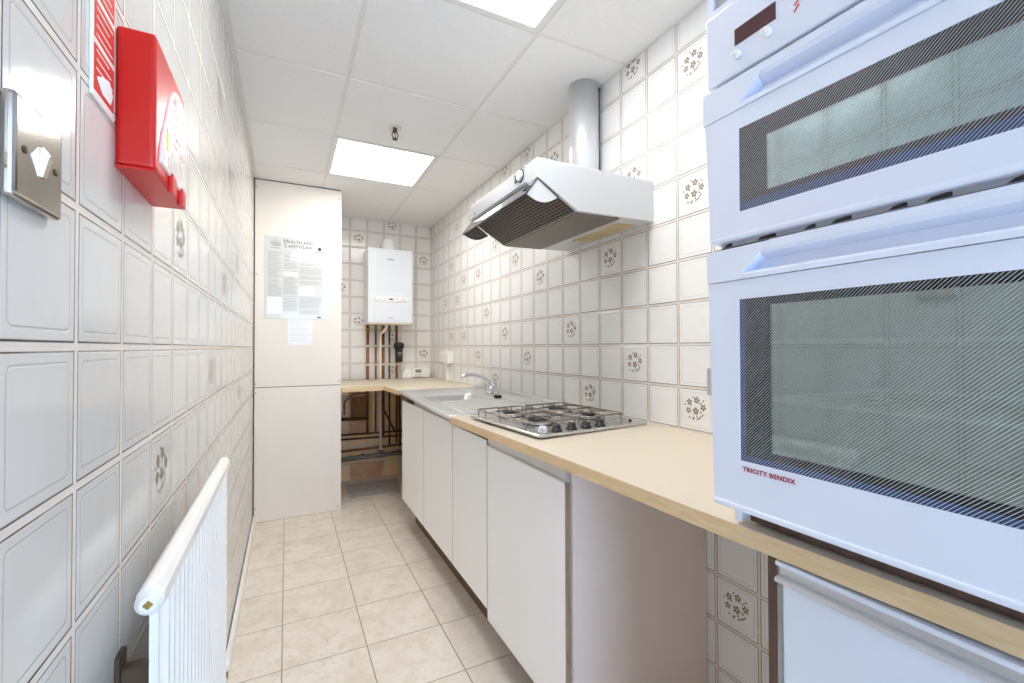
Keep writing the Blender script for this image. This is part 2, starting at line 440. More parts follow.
struct('wall_back', ['tb', 'motif', 'plaster', 'ttan'], wb, 'tiled end wall behind the boiler, bare plaster patches low down', 'wall')
WX0, WX1, WZ0, WZ1 = -.16, .86, .06, 2.10
def wn_(bm):
    ringframe(bm, [(XL-.1,-.1),(XR+.1,-.1),(XR+.1,HC+.1),(XL-.1,HC+.1)], [(WX0,WZ0),(WX1,WZ0),(WX1,WZ1),(WX0,WZ1)], lambda a, b, d: (a, d, b), YN-.1, YN)
struct('wall_front', 'tn', wn_, 'plain painted wall behind the viewer holding the window', 'wall')
def win(bm):
    ringframe(bm, [(WX0,WZ0),(WX1,WZ0),(WX1,WZ1),(WX0,WZ1)], [(WX0+.05,WZ0+.05),(WX1-.05,WZ0+.05),(WX1-.05,WZ1-.05),(WX0+.05,WZ1-.05)], lambda a, b, d: (a, d, b), YN-.08, YN-.02)
w = struct('window_1', 'white', win, 'tall white framed window behind the viewer', 'window')
part('window_pane', 'glasspane', w, lambda bm: bx(bm, WX0+.04, WX1-.04, YN-.055, YN-.050, WZ0+.04, WZ1-.04))
struct('floor', 'floor', lambda bm: bx(bm, XL-.1, XR+.1, YN-.1, YB+.1, -.1, 0), 'floor of beige square ceramic tiles', 'floor')

CX = [XL, .2326, .8326, XR]
CY = [YN, -.9622, -.3622, .2378, .8378, 1.4378, 2.0378, 2.6378, 3.2378, 3.8378, YB]
LIGHTS = [(1,4),(1,7)]
def ceil(bm):
    for i in range(3):
        for j in range(10):
            if (i, j) in LIGHTS: continue
            x0, x1, y0, y1 = CX[i], CX[i+1], CY[j], CY[j+1]
            bx(bm, x0+(.008 if i else .018), x1-(.008 if i < 2 else .012), y0+.008, y1-.008, HC, HC+.016, .0015, 1)
    # T-bars and the wall angle
    for x in CX[1:3]: bx(bm, x-.012, x+.012, YN, YB, HC+.0035, HC+.02, 0, 1, 1)
    for y in CY[1:-1]: bx(bm, XL, XR, y-.012, y+.012, HC+.0030, HC+.02, 0, 1, 1)
    bx(bm, XL, XL+.022, YN, YB, HC+.002, HC+.02, 0, 1, 1); bx(bm, XR-.018, XR, YN, YB, HC+.002, HC+.02, 0, 1, 1)
    bx(bm, XL, XR, YB-.018, YB, HC+.002, HC+.02, 0, 1, 1)
    bx(bm, XL-.1, XR+.1, YN-.1, YB+.1, HC+.05, HC+.10)
struct('ceiling', ['ceil', 'bar'], ceil, 'suspended ceiling of off-white square boards in a bar grid', 'ceiling')

# boxed-in corner at the far left
def boxing(bm):
    bx(bm, XL+.006, .362, 3.535, YB, .926, 2.362, .0015, 1)
    bx(bm, XL+.006, .362, 3.535, YB, .002, .9215, .0015, 1)
    bx(bm, XL, .355, 3.540, YB, .0, HC, 0, 1, 1)
bxg = struct('wall_corner', ['board', 'gapdark'], boxing, 'cream painted boxed-in corner of two boards, floor to ceiling', 'boxing')
for x, z in ((-.184,1.706),(.331,1.705),(-.190,.95),(-.190,.89),(.345,.95),(.335,.03),(-.186,2.31),(.345,2.30),(-.19,.10)):
    part('screw', 'ovengrey', bxg, lambda bm: lathe(bm, (x, 3.5355, z), [(.0055,0),(.0055,.001),(.003,.002)], 12, (0,-1,0)))
def skirt(bm):
    prism(bm, [(XL+.004,0),(XL+.020,0),(XL+.020,.046),(XL+.015,.054),(XL+.004,.054)], 'y', YN, 3.5345)
struct('baseboard_left', 'white', skirt, 'white skirting along the foot of the left tiled wall', 'skirting')

# ------------------------------------------------------------------ ceiling lights and sprinkler
def light(j, label):
    x0, x1, y0, y1 = CX[1], CX[2], CY[j], CY[j+1]
    t = thing('ceiling_light', ((x0+x1)/2, (y0+y1)/2, HC), label, 'ceiling light', 'square light panels in the ceiling')
    def fr(bm):
        o = [(x0+.004,y0+.004),(x1-.004,y0+.004),(x1-.004,y1-.004),(x0+.004,y1-.004)]; q = .026
        i = [(x0+q,y0+q),(x1-q,y0+q),(x1-q,y1-q),(x0+q,y1-q)]
        ringframe(bm, o, i, lambda a, b, d: (a, b, d), HC-.003, HC+.012)
    part('frame', 'bar', t, fr, bevel=.001)
    part('diffuser', 'lampA', t, lambda bm: bx(bm, x0+.024, x1-.024, y0+.024, y1-.024, HC+.002, HC+.008))
light(7, 'lit square ceiling panel over the sink, nearer the boiler')
light(4, 'lit square ceiling panel at the top edge, nearer the ovens')
sp = thing('sprinkler_head', (.513, 2.402, HC), 'small chrome sprinkler head in the ceiling by the far light panel', 'sprinkler')
part('escutcheon', 'chrome', sp, lambda bm: lathe(bm, (.513,2.402,HC), [(.034,0),(.033,-.004),(.022,-.009),(.012,-.010)], 28))
part('body', 'bracket', sp, lambda bm: lathe(bm, (.513,2.402,HC-.008), [(.010,0),(.012,-.006),(.012,-.014),(.008,-.018)], 18))
def spa(bm):
    for s in (-1, 1):
        tube(bm, smoothpath([(.513+s*.010,2.402,HC-.022),(.513+s*.016,2.402,HC-.036),(.513+s*.010,2.402,HC-.054),(.513,2.402,HC-.060)]), .0032, 8)
    lathe(bm, (.513,2.402,HC-.062), [(.004,.012),(.004,.004),(.014,.001),(.014,-.001),(.003,-.002)], 18)
part('deflector', 'bracket', sp, spa)
part('bulb', 'ink', sp, lambda bm: cyl(bm, (.513,2.402,HC-.024), (.513,2.402,HC-.050), .0026, seg=10))

# ------------------------------------------------------------------ left wall
sw = thing('light_switch', (XL, .528, 1.318), 'polished metal single rocker switch on the left tiles', 'light switch')
part('cover_plate', 'satin', sw, lambda bm: bx(bm, XL, XL+.0100, .492, .577, 1.319, 1.404, .004, 3))
def rock(bm):
    prism(bm, [(XL+.0095,1.347),(XL+.012,1.347),(XL+.0165,1.366),(XL+.0115,1.374),(XL+.0095,1.374)], 'y', .532, .540)
part('rocker', 'satin', sw, rock, 'tilted chrome rocker', bevel=.001)
for y in (.507, .562):
    part('screw', 'bracket', sw, lambda bm: lathe(bm, (XL+.0098, y, 1.361), [(.0035,0),(.0035,.001),(.001,.0014)], 12, (1,0,0)))

sg = thing('safety_sign', (XL, .708, 1.49), 'narrow red and white fire blanket instruction sign left of the red case', 'sign')
part('backing_board', 'plastic', sg, lambda bm: bx(bm, XL, XL+.003, .669, .746, 1.489, 1.735, .001, 1))
def sgr(bm):
    for z0, z1 in ((1.498,1.552),(1.560,1.604),(1.612,1.660),(1.668,1.725)): bx(bm, XL+.003, XL+.0036, .675, .740, z0, z1)
part('red_panel', 'redink', sg, sgr)
def sgw(bm):
    for z0, n in ((1.520,3),(1.560,4),(1.613,4),(1.672,4)):
        for k in range(n): bx(bm, XL+.0036, XL+.0039, .680, .734-.006*(k%3), z0+.004+k*.0105, z0+.0060+k*.0105)
part('white_lines', 'plastic', sg, sgw)
def sgp(bm):
    prism(bm, [(.681,1.515),(.700,1.503),(.727,1.503),(.735,1.517),(.722,1.530),(.700,1.524)], 'x', XL+.0036, XL+.0042)
part('pictogram', 'paper2', sg, sgp)

fb = thing('fire_blanket_case', (XL, .851, 1.437), 'red plastic fire blanket case with white pouch front, on left tiles', 'fire blanket')
FX = XL+.043
def fcase(bm):
    bx(bm, XL, FX, .757, .945, 1.4405, 1.626, .006, 3)
part('case', 'red', fb, fcase)
def fbase(bm):
    prism(bm, [(XL,1.4365),(FX-.003,1.4365),(FX+.001,1.438),(FX+.001,1.4402),(XL,1.4402)], 'y', .757, .945)
part('bottom_cap', 'red', fb, fbase, bevel=.002)
def fpouch(bm):
    # bulging wallet that shows in the cut-away front
    prof = [(.776,1.456),(.934,1.456),(.937,1.600),(.885,1.608),(.856,1.598),(.835,1.578),(.820,1.555),(.806,1.530),(.790,1.505),(.778,1.48)]
    prism(bm, prof, 'x', FX-.004, FX+.0035)
part('pouch', 'pouch', fb, fpouch, 'crinkled clear and white pouch', bevel=.003)
part('yellow_label', 'yellow', fb, lambda bm: bx(bm, FX+.0035, FX+.0042, .803, .814, 1.487, 1.515))
def fred(bm):
    for k in range(5): bx(bm, FX+.0035, FX+.0041, .850, .925-.01*(k%2), 1.510+k*.016, 1.517+k*.016)
part('printed_lines', 'pinkink', fb, fred)
def ftab(y):
    def f(bm):
        bx(bm, FX-.002, FX+.006, y-.014, y+.014, 1.432, 1.462, .003, 2)
    return f
for y in (.845, .915): part('pull_tab', 'red', fb, ftab(y))

# radiator
RX0, RX1, RY0, RY1, RZ0, RZ1 = -.1645, -.1355, .700, 1.435, .285, .905
rd = thing('radiator', (-.153, 1.07, RZ0), 'white ribbed single panel radiator low on the left tiled wall', 'radiator')
def rpanel(bm):
    n = 22*8; front, back = [], []
    for i in range(n+1):
        y = RY0+.012+(RY1-RY0-.024)*i/n; ph = i/8*2*math.pi
        w_ = .0055*max(-.6, min(.6, math.cos(ph)))/.6
        edge = min(1, min(i, n-i)/6)
        front.append((-.1440+w_*edge, y)); back.append((-.1530, y))
    poly = front + back[::-1]
    prism(bm, poly, 'z', RZ0+.02, RZ1-.012)
    # flat seams top and bottom of the ribs
    bx(bm, -.1530, -.1465, RY0+.004, RY1-.004, RZ0+.002, RZ0+.03, .001, 1)
part('panel', 'rad', rd, rpanel)
def rtop(bm):
    cx, cz = (RX0+RX1)/2, RZ1-.019
    poly = [(cx+.0155*math.cos(a), cz+.019*math.sin(a)) for a in [math.radians(22.5+45*k) for k in range(8)]]
    prism(bm, poly, 'y', RY0, RY1)
part('top_rail', 'rad', rd, rtop, bevel=.003)
def rbot(bm):
    cx, cz = (RX0+RX1)/2, RZ0+.016
    poly = [(cx+.012*math.cos(a), cz+.016*math.sin(a)) for a in [math.radians(22.5+45*k) for k in range(8)]]
    prism(bm, poly, 'y', RY0, RY1)
part('bottom_rail', 'rad', rd, rbot, bevel=.003)
cpx, cpz = (RX0+RX1)/2, RZ1-.021
ec = part('end_cap', 'rad', rd, lambda bm: lathe(bm, (cpx, RY0, cpz), [(.0155,.004),(.0150,-.003),(.0105,-.0035),(.0100,-.008),(.0085,-.009),(.0065,-.0085)], 20, (0,1,0)))
def rblv(bm):
    cyl(bm, (cpx, RY0-.0005, cpz), (cpx, RY0-.0098, cpz), .0055, seg=4)
part('bleed_plug', 'brass', ec, rblv, 'square brass bleed plug')
def rbrk(bm):
    bx(bm, XL, XL+.006, .772, .802, .40, .785, .001, 1); bx(bm, XL+.004, -.157, .778, .796, .69, .765, .001, 1); bx(bm, XL+.004, -.157, .776, .792, .40, .45, .001, 1)
part('wall_bracket', 'bracket', rd, rbrk)
def rvlv(bm):
    cyl(bm, (-.153, RY1-.005, RZ0+.016), (-.153, RY1+.035, RZ0+.016), .010, seg=14)
    cyl(bm, (-.153, RY1+.030, RZ0-.02), (-.153, RY1+.030, RZ0+.03), .012, seg=14)
    cyl(bm, (-.153, RY1+.030, .0), (-.153, RY1+.030, RZ0-.02), .0075, seg=12)
vl = part('valve', 'brass', rd, rvlv)
part('valve_head', 'plastic', vl, lambda bm: lathe(bm, (-.153, RY1+.030, RZ0+.028), [(.014,0),(.017,.006),(.016,.026),(.009,.032)], 18))

# ------------------------------------------------------------------ poster and slip
PY = 3.535
ps = thing('safety_poster', (.067, PY, 1.403), 'laminated grey Health and Safety Law poster on the cream boxing', 'poster')
part('sheet', 'paper', ps, lambda bm: bx(bm, -.138, .273, PY-.003, PY, 1.403, 1.981, .0008, 1))
XD, ZD = (1,0,0), (0,0,1)
for body, x, z, s in (('H',-.022,1.938,.040),('EALTH AND',.007,1.938,.0285),('S',-.018,1.906,.040),('AFETY',.007,1.906,.0285),('L',.098,1.906,.040),('AW',.118,1.906,.0285)):
    writing('title', body, s, (x, PY-.0034, z), XD, ZD, 'ink', ps, spacing=1.06)
def crest(bm):
    y0, y1 = PY-.0036, PY-.003
    prism(bm, [(-.070+.016*math.cos(a), 1.925+.019*math.sin(a)) for a in [k*math.pi/8 for k in range(16)]], 'y', y0, y1)
    for s in (-1, 1):
        prism(bm, [(-.070+s*.014,1.910),(-.070+s*.030,1.912),(-.070+s*.032,1.935),(-.070+s*.024,1.948),(-.070+s*.015,1.938)], 'y', y0, y1)
    prism(bm, [(-.084,1.946),(-.080,1.957),(-.075,1.949),(-.070,1.960),(-.065,1.949),(-.060,1.957),(-.056,1.946)], 'y', y0, y1)
    bx(bm, -.102, -.038, y0, y1, 1.893, 1.901)
part('crest', 'greyink', ps, crest)
def blob(bm):
    lathe(bm, (.212, PY-.003, 1.912), [(.013,0),(.013,.0005)], 16, (0,-1,0)); bx(bm, .190, .234, PY-.0035, PY-.003, 1.884, 1.890)
part('round_emblem', 'ink', ps, blob)
def cols(bm):
    y0, y1 = PY-.0034, PY-.003; random.seed(3)
    for x0, x1, rows in ((-.118,-.034,((1.872,1.660),(1.645,1.562))),(-.022,.068,((1.866,1.740),(1.700,1.455))),(.080,.175+.055,((1.800,1.640),(1.560,1.425)))):
        for zt, zb in rows:
            z = zt
            while z > zb:
                bx(bm, x0, x1-random.choice((0,0,.006,.02)), y0, y1, z-.0042, z); z -= .0092 if random.random() > .14 else .017
part('text_columns', 'greyink', ps, cols)
for q in ((-.122,-.030,1.435,1.555),(.076,.180,1.572,1.630),(-.015,.066,1.704,1.735),(.020,.235,1.815,1.868)):
    part('blank_box', 'paper2', ps, lambda bm: bx(bm, q[0], q[1], PY-.0033, PY-.003, q[2], q[3]))
part('foot_mark', 'ink', ps, lambda bm: bx(bm, .196, .222, PY-.0034, PY-.003, 1.412, 1.422))
sl = thing('paper_slip', (.088, PY, 1.218), 'small white paper slip just below the safety poster', 'paper')
part('sheet', 'paper2', sl, lambda bm: bx(bm, .006, .166, PY-.0012, PY, 1.218, 1.4025))
def slt(bm):
    for k in range(9): bx(bm, .018, .150-.015*(k%3), PY-.0015, PY-.0012, 1.385-k*.017, 1.388-k*.017)
part('text_lines', 'faint', sl, slt)

# ------------------------------------------------------------------ boiler and its pipework
BX0, BX1, BY0, BZ0, BZ1 = .625, 1.013, 4.000, 1.402, 2.066
bl = thing('boiler', (.819, YB, BZ0), 'white wall-hung gas boiler on the tiled end wall', 'boiler')
part('casing', 'boiler', bl, lambda bm: bx(bm, BX0, BX1, BY0, YB, BZ0+.012, BZ1, .006, 3))
part('underside', 'cream', bl, lambda bm: bx(bm, BX0+.006, BX1-.006, BY0+.008, YB, BZ0, BZ0+.014, .002, 1))
part('lower_flap', 'boiler', bl, lambda bm: bx(bm, BX0+.055, BX1-.055, BY0-.004, BY0+.002, BZ0+.03, BZ0+.19, .003, 2))
cs = part('control_strip', 'plastic', bl, lambda bm: bx(bm, BX0+.045, BX1-.045, BY0-.006, BY0+.002, BZ0+.195, BZ0+.245, .004, 2))
def bdial(x):
    return lambda bm: lathe(bm, (x, BY0-.006, BZ0+.222), [(.020,0),(.019,.006),(.015,.010)], 20, (0,-1,0))
for x in (.700, .745, .893, .938): part('dial', 'ovengrey' if False else 'plastic', cs, bdial(x))
part('badge', 'ink', cs, lambda bm: bx(bm, .802, .836, BY0-.0075, BY0-.006, BZ0+.214, BZ0+.226, .001, 1))
def bpan(bm):
    ringframe(bm, rrect(.819, BZ0+.45, .27, .36, .012), rrect(.819, BZ0+.45, .264, .354, .011), lambda a, b, d: (a, d, b), BY0-.0015, BY0+.001)
part('pressed_outline', 'plastic', bl, bpan)
part('maker_mark', 'greyink', bl, lambda bm: bx(bm, .790, .848, BY0-.0008, BY0, BZ0+.565, BZ0+.578))
part('maker_mark', 'greyink', bl, lambda bm: bx(bm, .796, .842, BY0-.0048, BY0-.004, BZ0+.052, BZ0+.060))
def bflue(bm):
    lathe(bm, (.822, 4.135, BZ1-.002), [(.064,0),(.064,.014),(.052,.018),(.052,.070),(.050,.098),(.040,.115),(.018,.122)], 28)
    cyl(bm, (.822, 4.135, BZ1+.072), (.822, YB, BZ1+.072), .048, seg=28)
part('flue', 'plastic', bl, bflue, smooth=False)

PYY = 4.247
def vpipe(x, r, z0, z1, mat, label, group='pipes dropping from the boiler', bend=None):
    p = thing('copper_pipe' if mat != 'darkpipe' else 'steel_pipe', (x, PYY, z0), label, 'pipe', group)
    part('tube', mat, p, lambda bm: tube(bm, [(x, PYY, z0), (x, PYY, z1)], r, 14))
    for z in (1.212, 1.042):
        def clip(bm):
            bx(bm, x-r-.006, x+r+.006, PYY+.004, YB, z-.012, z+.012, .001, 1)
            ring = [(x+(r+.0035)*math.cos(a), PYY+(r+.0035)*math.sin(a)) for a in [k*math.pi/8 for k in range(16)]]
            inn = [(x+(r+.0003)*math.cos(a), PYY+(r+.0003)*math.sin(a)) for a in [k*math.pi/8 for k in range(16)]]
            ringframe(bm, ring, inn, lambda a, b, d: (a, b, d), z-.010, z+.010)
        part('pipe_clip', 'cream', p, clip)
    def nut(bm): lathe(bm, (x, PYY, BZ0-.05), [(r,0),(r+.006,.002),(r+.006,.024),(r,.026)], 6)
    part('union_nut', 'brass', p, nut)
    return p
vpipe(.661, .0125, .425, BZ0, 'copper', 'outermost left copper pipe under the boiler')
vpipe(.733, .0085, .425, BZ0, 'copper', 'thin copper pipe under the boiler, just left of the white pipe')
vpipe(.800, .0125, .385, BZ0, 'copper', 'copper pipe under the boiler, just right of the white pipe')
vpipe(.857, .0085, .296, BZ0, 'darkpipe', 'thin dark pipe under the boiler, left of the black filter')
vpipe(.924, .0110, .31, BZ0, 'copper', 'copper pipe passing behind the black filter')
wp = thing('waste_pipe', (.768, 4.214, .24), 'white plastic pipe falling from boiler to grey waste pipe', 'pipe')
part('tube', 'whitepipe', wp, lambda bm: tube(bm, smoothpath([(.805,4.14,BZ0+.002),(.805,4.14,1.375),(.790,4.17,1.345),(.768,4.214,1.325)],4)+[(.768,4.214,1.25),(.770,4.214,.262)], .0115, 14))
part('coupling', 'whitepipe', wp, lambda bm: lathe(bm, (.770,4.214,.250), [(.0125,0),(.016,.002),(.016,.03),(.0125,.034)], 18))
gw = thing('drain_pipe', (.69, 4.205, .20), 'thick grey plastic waste pipe along the foot of the recess', 'pipe')
part('tube', 'waste', gw, lambda bm: tube(bm, [(.366,4.205,.210),(.77,4.205,.219),(1.22,4.205,.222)], .0215, 16))
for x in (.42, .62, .95): part('pipe_clip', 'waste', gw, lambda bm: bx(bm, x-.012, x+.012, 4.222, YB-.0012, .19, .24, .002, 1))
part('tee', 'waste', gw, lambda bm: (tube(bm, [(.735,4.205,.2185),(.805,4.205,.2195)], .027, 16), tube(bm, [(.770,4.205,.222),(.770,4.213,.262)], .021, 16)))
def hpipe(name, pts, r, mat, label, smooth=0):
    def f(bm): tube(bm, smoothpath(pts, 5) if smooth else pts, r, 12)
    return solo(name, mat, f, label, 'pipe', 'pipes along the recess wall')
hpipe('copper_pipe', [(.364,4.225,.424),(1.22,4.225,.416)], .0085, 'copperdark', 'uppermost long copper pipe across the recess')
hpipe('copper_pipe', [(.364,4.225,.385),(1.22,4.225,.372)], .0085, 'copperdark', 'second long copper pipe down across the recess')
hpipe('copper_pipe', [(.364,4.228,.277),(.78,4.228,.285),(1.22,4.228,.302)], .0110, 'copper', 'lowest long copper pipe, just above the grey waste pipe')
hpipe('copper_pipe', [(.364,4.220,.565),(.52,4.220,.561),(.66,4.220,.556)], .0140, 'copperdark', 'short stout copper pipe beside the stained board')
hpipe('copper_pipe', [(.459,4.226,.60),(.459,4.226,.700),(.470,4.226,.725),(.535,4.226,.775),(.560,4.226,.783),(.645,4.226,.785)], .0070, 'copper', 'thin copper pipe bent over the top of the stained board', 1)
hpipe('copper_pipe', [(.790,4.195,.862),(.797,4.195,.65),(.805,4.195,.61),(.880,4.20,.455),(.895,4.21,.425)], .0085, 'copperdark', 'copper pipe slanting down to the right under the worktop', 1)
hpipe('copper_pipe', [(.945,4.225,.862),(.949,4.225,.27)], .0085, 'copperdark', 'upright copper pipe at the right of the recess')
sb = thing('pipe_board', (.59, YB, .42), 'brown stained board on the recess wall behind the pipes', 'board')
part('panel', 'board2', sb, lambda bm: bx(bm, .520, .646, YB-.022, YB, .548, .752, .002, 1))
part('batten', 'board2', sb, lambda bm: bx(bm, .53, .642, YB-.028, YB-.021, .54, .565, .002, 1))
mf = thing('magnetic_filter', (.930, 4.175, 1.063), 'black canister filter on the pipe below the boiler', 'filter')
part('canister', 'black', mf, lambda bm: lathe(bm, (.930,4.180,1.060), [(.020,0),(.033,.006),(.034,.020),(.035,.120),(.037,.130)], 28))
part('cap', 'black', mf, lambda bm: lathe(bm, (.930,4.180,1.188), [(.036,0),(.046,.006),(.047,.040),(.040,.052),(.014,.058)], 28))
def mlab(bm):
    for z, w_ in ((1.150,.022),(1.142,.018),(1.122,.014)):
        prism(bm, [(.930-w_, 4.180-math.sqrt(.0357**2-w_**2)),(.930, 4.180-.0362),(.930+w_, 4.180-math.sqrt(.0357**2-w_**2)),(.930, 4.180-.034)], 'z', z, z+.005)
part('label_band', 'greyink', mf, mlab)
part('tee', 'brass', mf, lambda bm: cyl(bm, (.930,4.200,1.10), (.926,4.2355,1.10), .012, seg=14))
pbx = thing('pipe_trunking', (1.10, YB, .915), 'low white boxed trunking along the end wall behind the programmer', 'trunking')
part('lid', 'plastic', pbx, lambda bm: prism(bm, [(.965,.915),(1.225,.915),(1.225,1.000),(1.00,1.004),(.965,.950)], 'y', 4.190, YB), bevel=.003)
part('edge_strip', 'white', pbx, lambda bm: bx(bm, .962, 1.228, 4.187, YB, .9125, .920, .001, 1))
pg = thing('programmer', (1.108, 4.215, .925), 'white heating programmer with small grey display above the worktop', 'programmer')
part('case', 'plastic', pg, lambda bm: bx(bm, 1.048, 1.166, 4.160, 4.1898, .924, 1.004, .004, 2))
part('display', 'lcd', pg, lambda bm: bx(bm, 1.078, 1.136, 4.1588, 4.161, .962, .990, .001, 1))
for x in (1.085, 1.107, 1.129): part('button', 'ovengrey', pg, lambda bm: bx(bm, x-.006, x+.006, 4.158, 4.161, .938, .946, .001, 1))

# right wall fittings
ss = thing('double_socket', (XR, 3.90, 1.06), 'white flush socket plate on the right tiles nearest the corner', 'socket')
part('cover_plate', 'plastic', ss, lambda bm: bx(bm, XR-.010, XR, 3.83, 3.976, 1.068, 1.154, .003, 2))
for y in (3.868, 3.938): part('rocker', 'plastic', ss, lambda bm: bx(bm, XR-.014, XR-.009, y-.010, y+.010, 1.118, 1.138, .001, 1))
def holes(par, x, y, mat='ink'):
    for dy, dz in ((0,.016),(-.011,-.006),(.011,-.006)):
        part('pin_hole', mat, par, lambda bm: bx(bm, x, x+.0008, y+dy-.004, y+dy+.004, 1.088+dz-.002, 1.088+dz+.003))
for y in (3.868, 3.938): holes(ss, XR-.0106, y)
jb = thing('surface_socket', (XR, 3.70, .90), 'white boxed socket with conduit down to the worktop, right tiles', 'socket')
part('box', 'plastic', jb, lambda bm: bx(bm, XR-.046, XR, 3.625, 3.785, 1.062, 1.166, .004, 2))
part('rocker', 'plastic', jb, lambda bm: bx(bm, XR-.050, XR-.045, 3.69, 3.71, 1.12, 1.142, .001, 1))
holes(jb, XR-.0466, 3.70)
part('conduit', 'plastic', jb, lambda bm: bx(bm, XR-.026, XR, 3.715, 3.755, .912, 1.063, .003, 2))
ck = thing('cooker_switch', (XR, 1.03, 1.035), 'grey switch on the right tiles, half hidden by the double oven', 'switch')
part('back_box', 'ovengrey', ck, lambda bm: bx(bm, XR-.008, XR, .955, 1.045, 1.036, 1.126, .003, 2))
part('cover_plate', 'ovengrey', ck, lambda bm: bx(bm, XR-.013, XR-.0082, .957, 1.043, 1.038, 1.124, .002, 2))
part('rocker', 'plastic', ck, lambda bm: bx(bm, XR-.017, XR-.0125, .985, 1.005, 1.07, 1.095, .001, 1))

# ------------------------------------------------------------------ worktops
def ztop(y): # the old top sags a little at the sink joint
    pts = [(-.2,.902),(.235,.900),(.58,.897),(1.14,.896),(1.9,.892),(2.44,.897),(3.07,.902),(3.54,.906),(4.3,.912)]
    for (a, p), (b, q) in zip(pts, pts[1:]):
        if y <= b: return p+(q-p)*(y-a)/(b-a)
    return pts[-1][1]
def xfront(y):
    pts = [(-.2,.692),(.235,.686),(.58,.677),(1.14,.667),(1.9,.646),(2.44,.660),(3.07,.685),(3.47,.656),(4.3,.664)]
    for (a, p), (b, q) in zip(pts, pts[1:]):
        if y <= b: return p+(q-p)*(y-a)/(b-a)
    return pts[-1][1]
TH = .030
def run(y0, y1, xb=None):
    ys = sorted({y0, y1} | {y for y in (.235,.58,1.14,1.6,2.44,3.47) if y0 < y < y1})
    def f(bm):
        sec = []
        for y in ys:
            xf, zf, b = xfront(y), ztop(y), (XR if xb is None else xb); zb = .902 if y < 3 else .908
            sec.append([bm.verts.new(p) for p in ((xf,y,zf),(b,y,zb),(b,y,zb-TH),(xf,y,zf-TH))])
        for s, t in zip(sec, sec[1:]):
            for i in range(4):
                fc = bm.faces.new((s[i], s[(i+1)%4], t[(i+1)%4], t[i])); fc.material_index = 1 if i == 3 else 0
        for q in (sec[0], sec[-1]): bm.faces.new(q).material_index = 1
    return f
solo('worktop', ['wtop', 'wedge'], run(-.14, 1.898), 'long cream worktop carrying the hob and the ovens', 'worktop', 'cream worktops')
def run2(bm):
    run(3.065, 4.197)(bm)
solo('worktop', ['wtop', 'wedge'], run2, 'short cream worktop between the sink and the end wall', 'worktop', 'cream worktops')
def run3(bm):
    fs = bx(bm, .3625, .655, 3.475, 4.197, .872, .9085); fs[2].material_index = 1
solo('worktop', ['wtop', 'wedge'], run3, 'cream worktop piece in the recess beside the boxed corner', 'worktop', 'cream worktops')

# ------------------------------------------------------------------ base cabinets
def cabinet(y0, y1, doors, dz0, dz1, label, near_panel=False, rail=True):
    t = thing('base_cabinet', (.98, (y0+y1)/2, 0), label, 'cabinet', 'white base cabinets under the worktop')
    zt = min(ztop(y0), ztop(y1)) - TH - .004
    def car(bm):
        bx(bm, .722, XR-.004, y0+.001, y0+.019, .0 if near_panel else .172, zt); bx(bm, .722, XR-.004, y1-.019, y1-.001, .172, zt)
        bx(bm, .722, XR-.004, y0+.019, y1-.019, .172, .190); bx(bm, XR-.012, XR-.004, y0+.019, y1-.019, .190, zt)
    part('carcass', 'carcass', t, car, bevel=.0006)
    part('plinth', 'plinth', t, lambda bm: bx(bm, .793, .809, y0+.020 if near_panel else y0+.0005, y1-.0005, 0, .1715))
    for a, b in doors:
        def dr(bm):
            fs = bx(bm, .700, .718, a, b, dz0, dz1)
            for i in (0,1,2,4): fs[i].material_index = 1
        d = part('door', ['cab', 'cabedge'], t, dr, bevel=.0012)
        if rail:
            def rl(bm):
                prism(bm, [(.699,dz1+.0005),(.718,dz1+.0005),(.718,dz1+.046),(.703,dz1+.046),(.703,dz1+.012),(.706,dz1+.010),(.706,dz1+.005),(.699,dz1+.005)], 'y', a+.004, b-.002)
            part('handle', 'alu', d, rl, 'pale metal pull rail on the top edge')
    return t
cabinet(2.020, 3.052, [(2.0215,2.518),(2.521,3.051)], .178, .842, 'two-door white cabinet under the steel sink', rail=False)
_sc = bpy.data.objects['base_cabinet']
part('trim_rail', 'beige', _sc, lambda bm: bx(bm, .701, .717, 2.022, 2.735, .8435, .8660, .001, 1))
cabinet(1.613, 2.018, [(1.6145,2.0175)], .178, .834, 'narrow single-door white cabinet between the sink unit and hob cabinet', rail=False)
cabinet(1.056, 1.611, [(1.064,1.6105)], .140, .813, 'wide white cabinet under the hob, its door hung lower', True)
ep = thing('end_panel', (.98, .4625, 0), 'upright panel with dark brown front edge left of the fridge', 'panel')
def epf(bm):
    fs = bx(bm, .703, XR-.004, .455, .4705, 0, .866); fs[5].material_index = 1
part('board', ['cab', 'brown'], ep, epf)

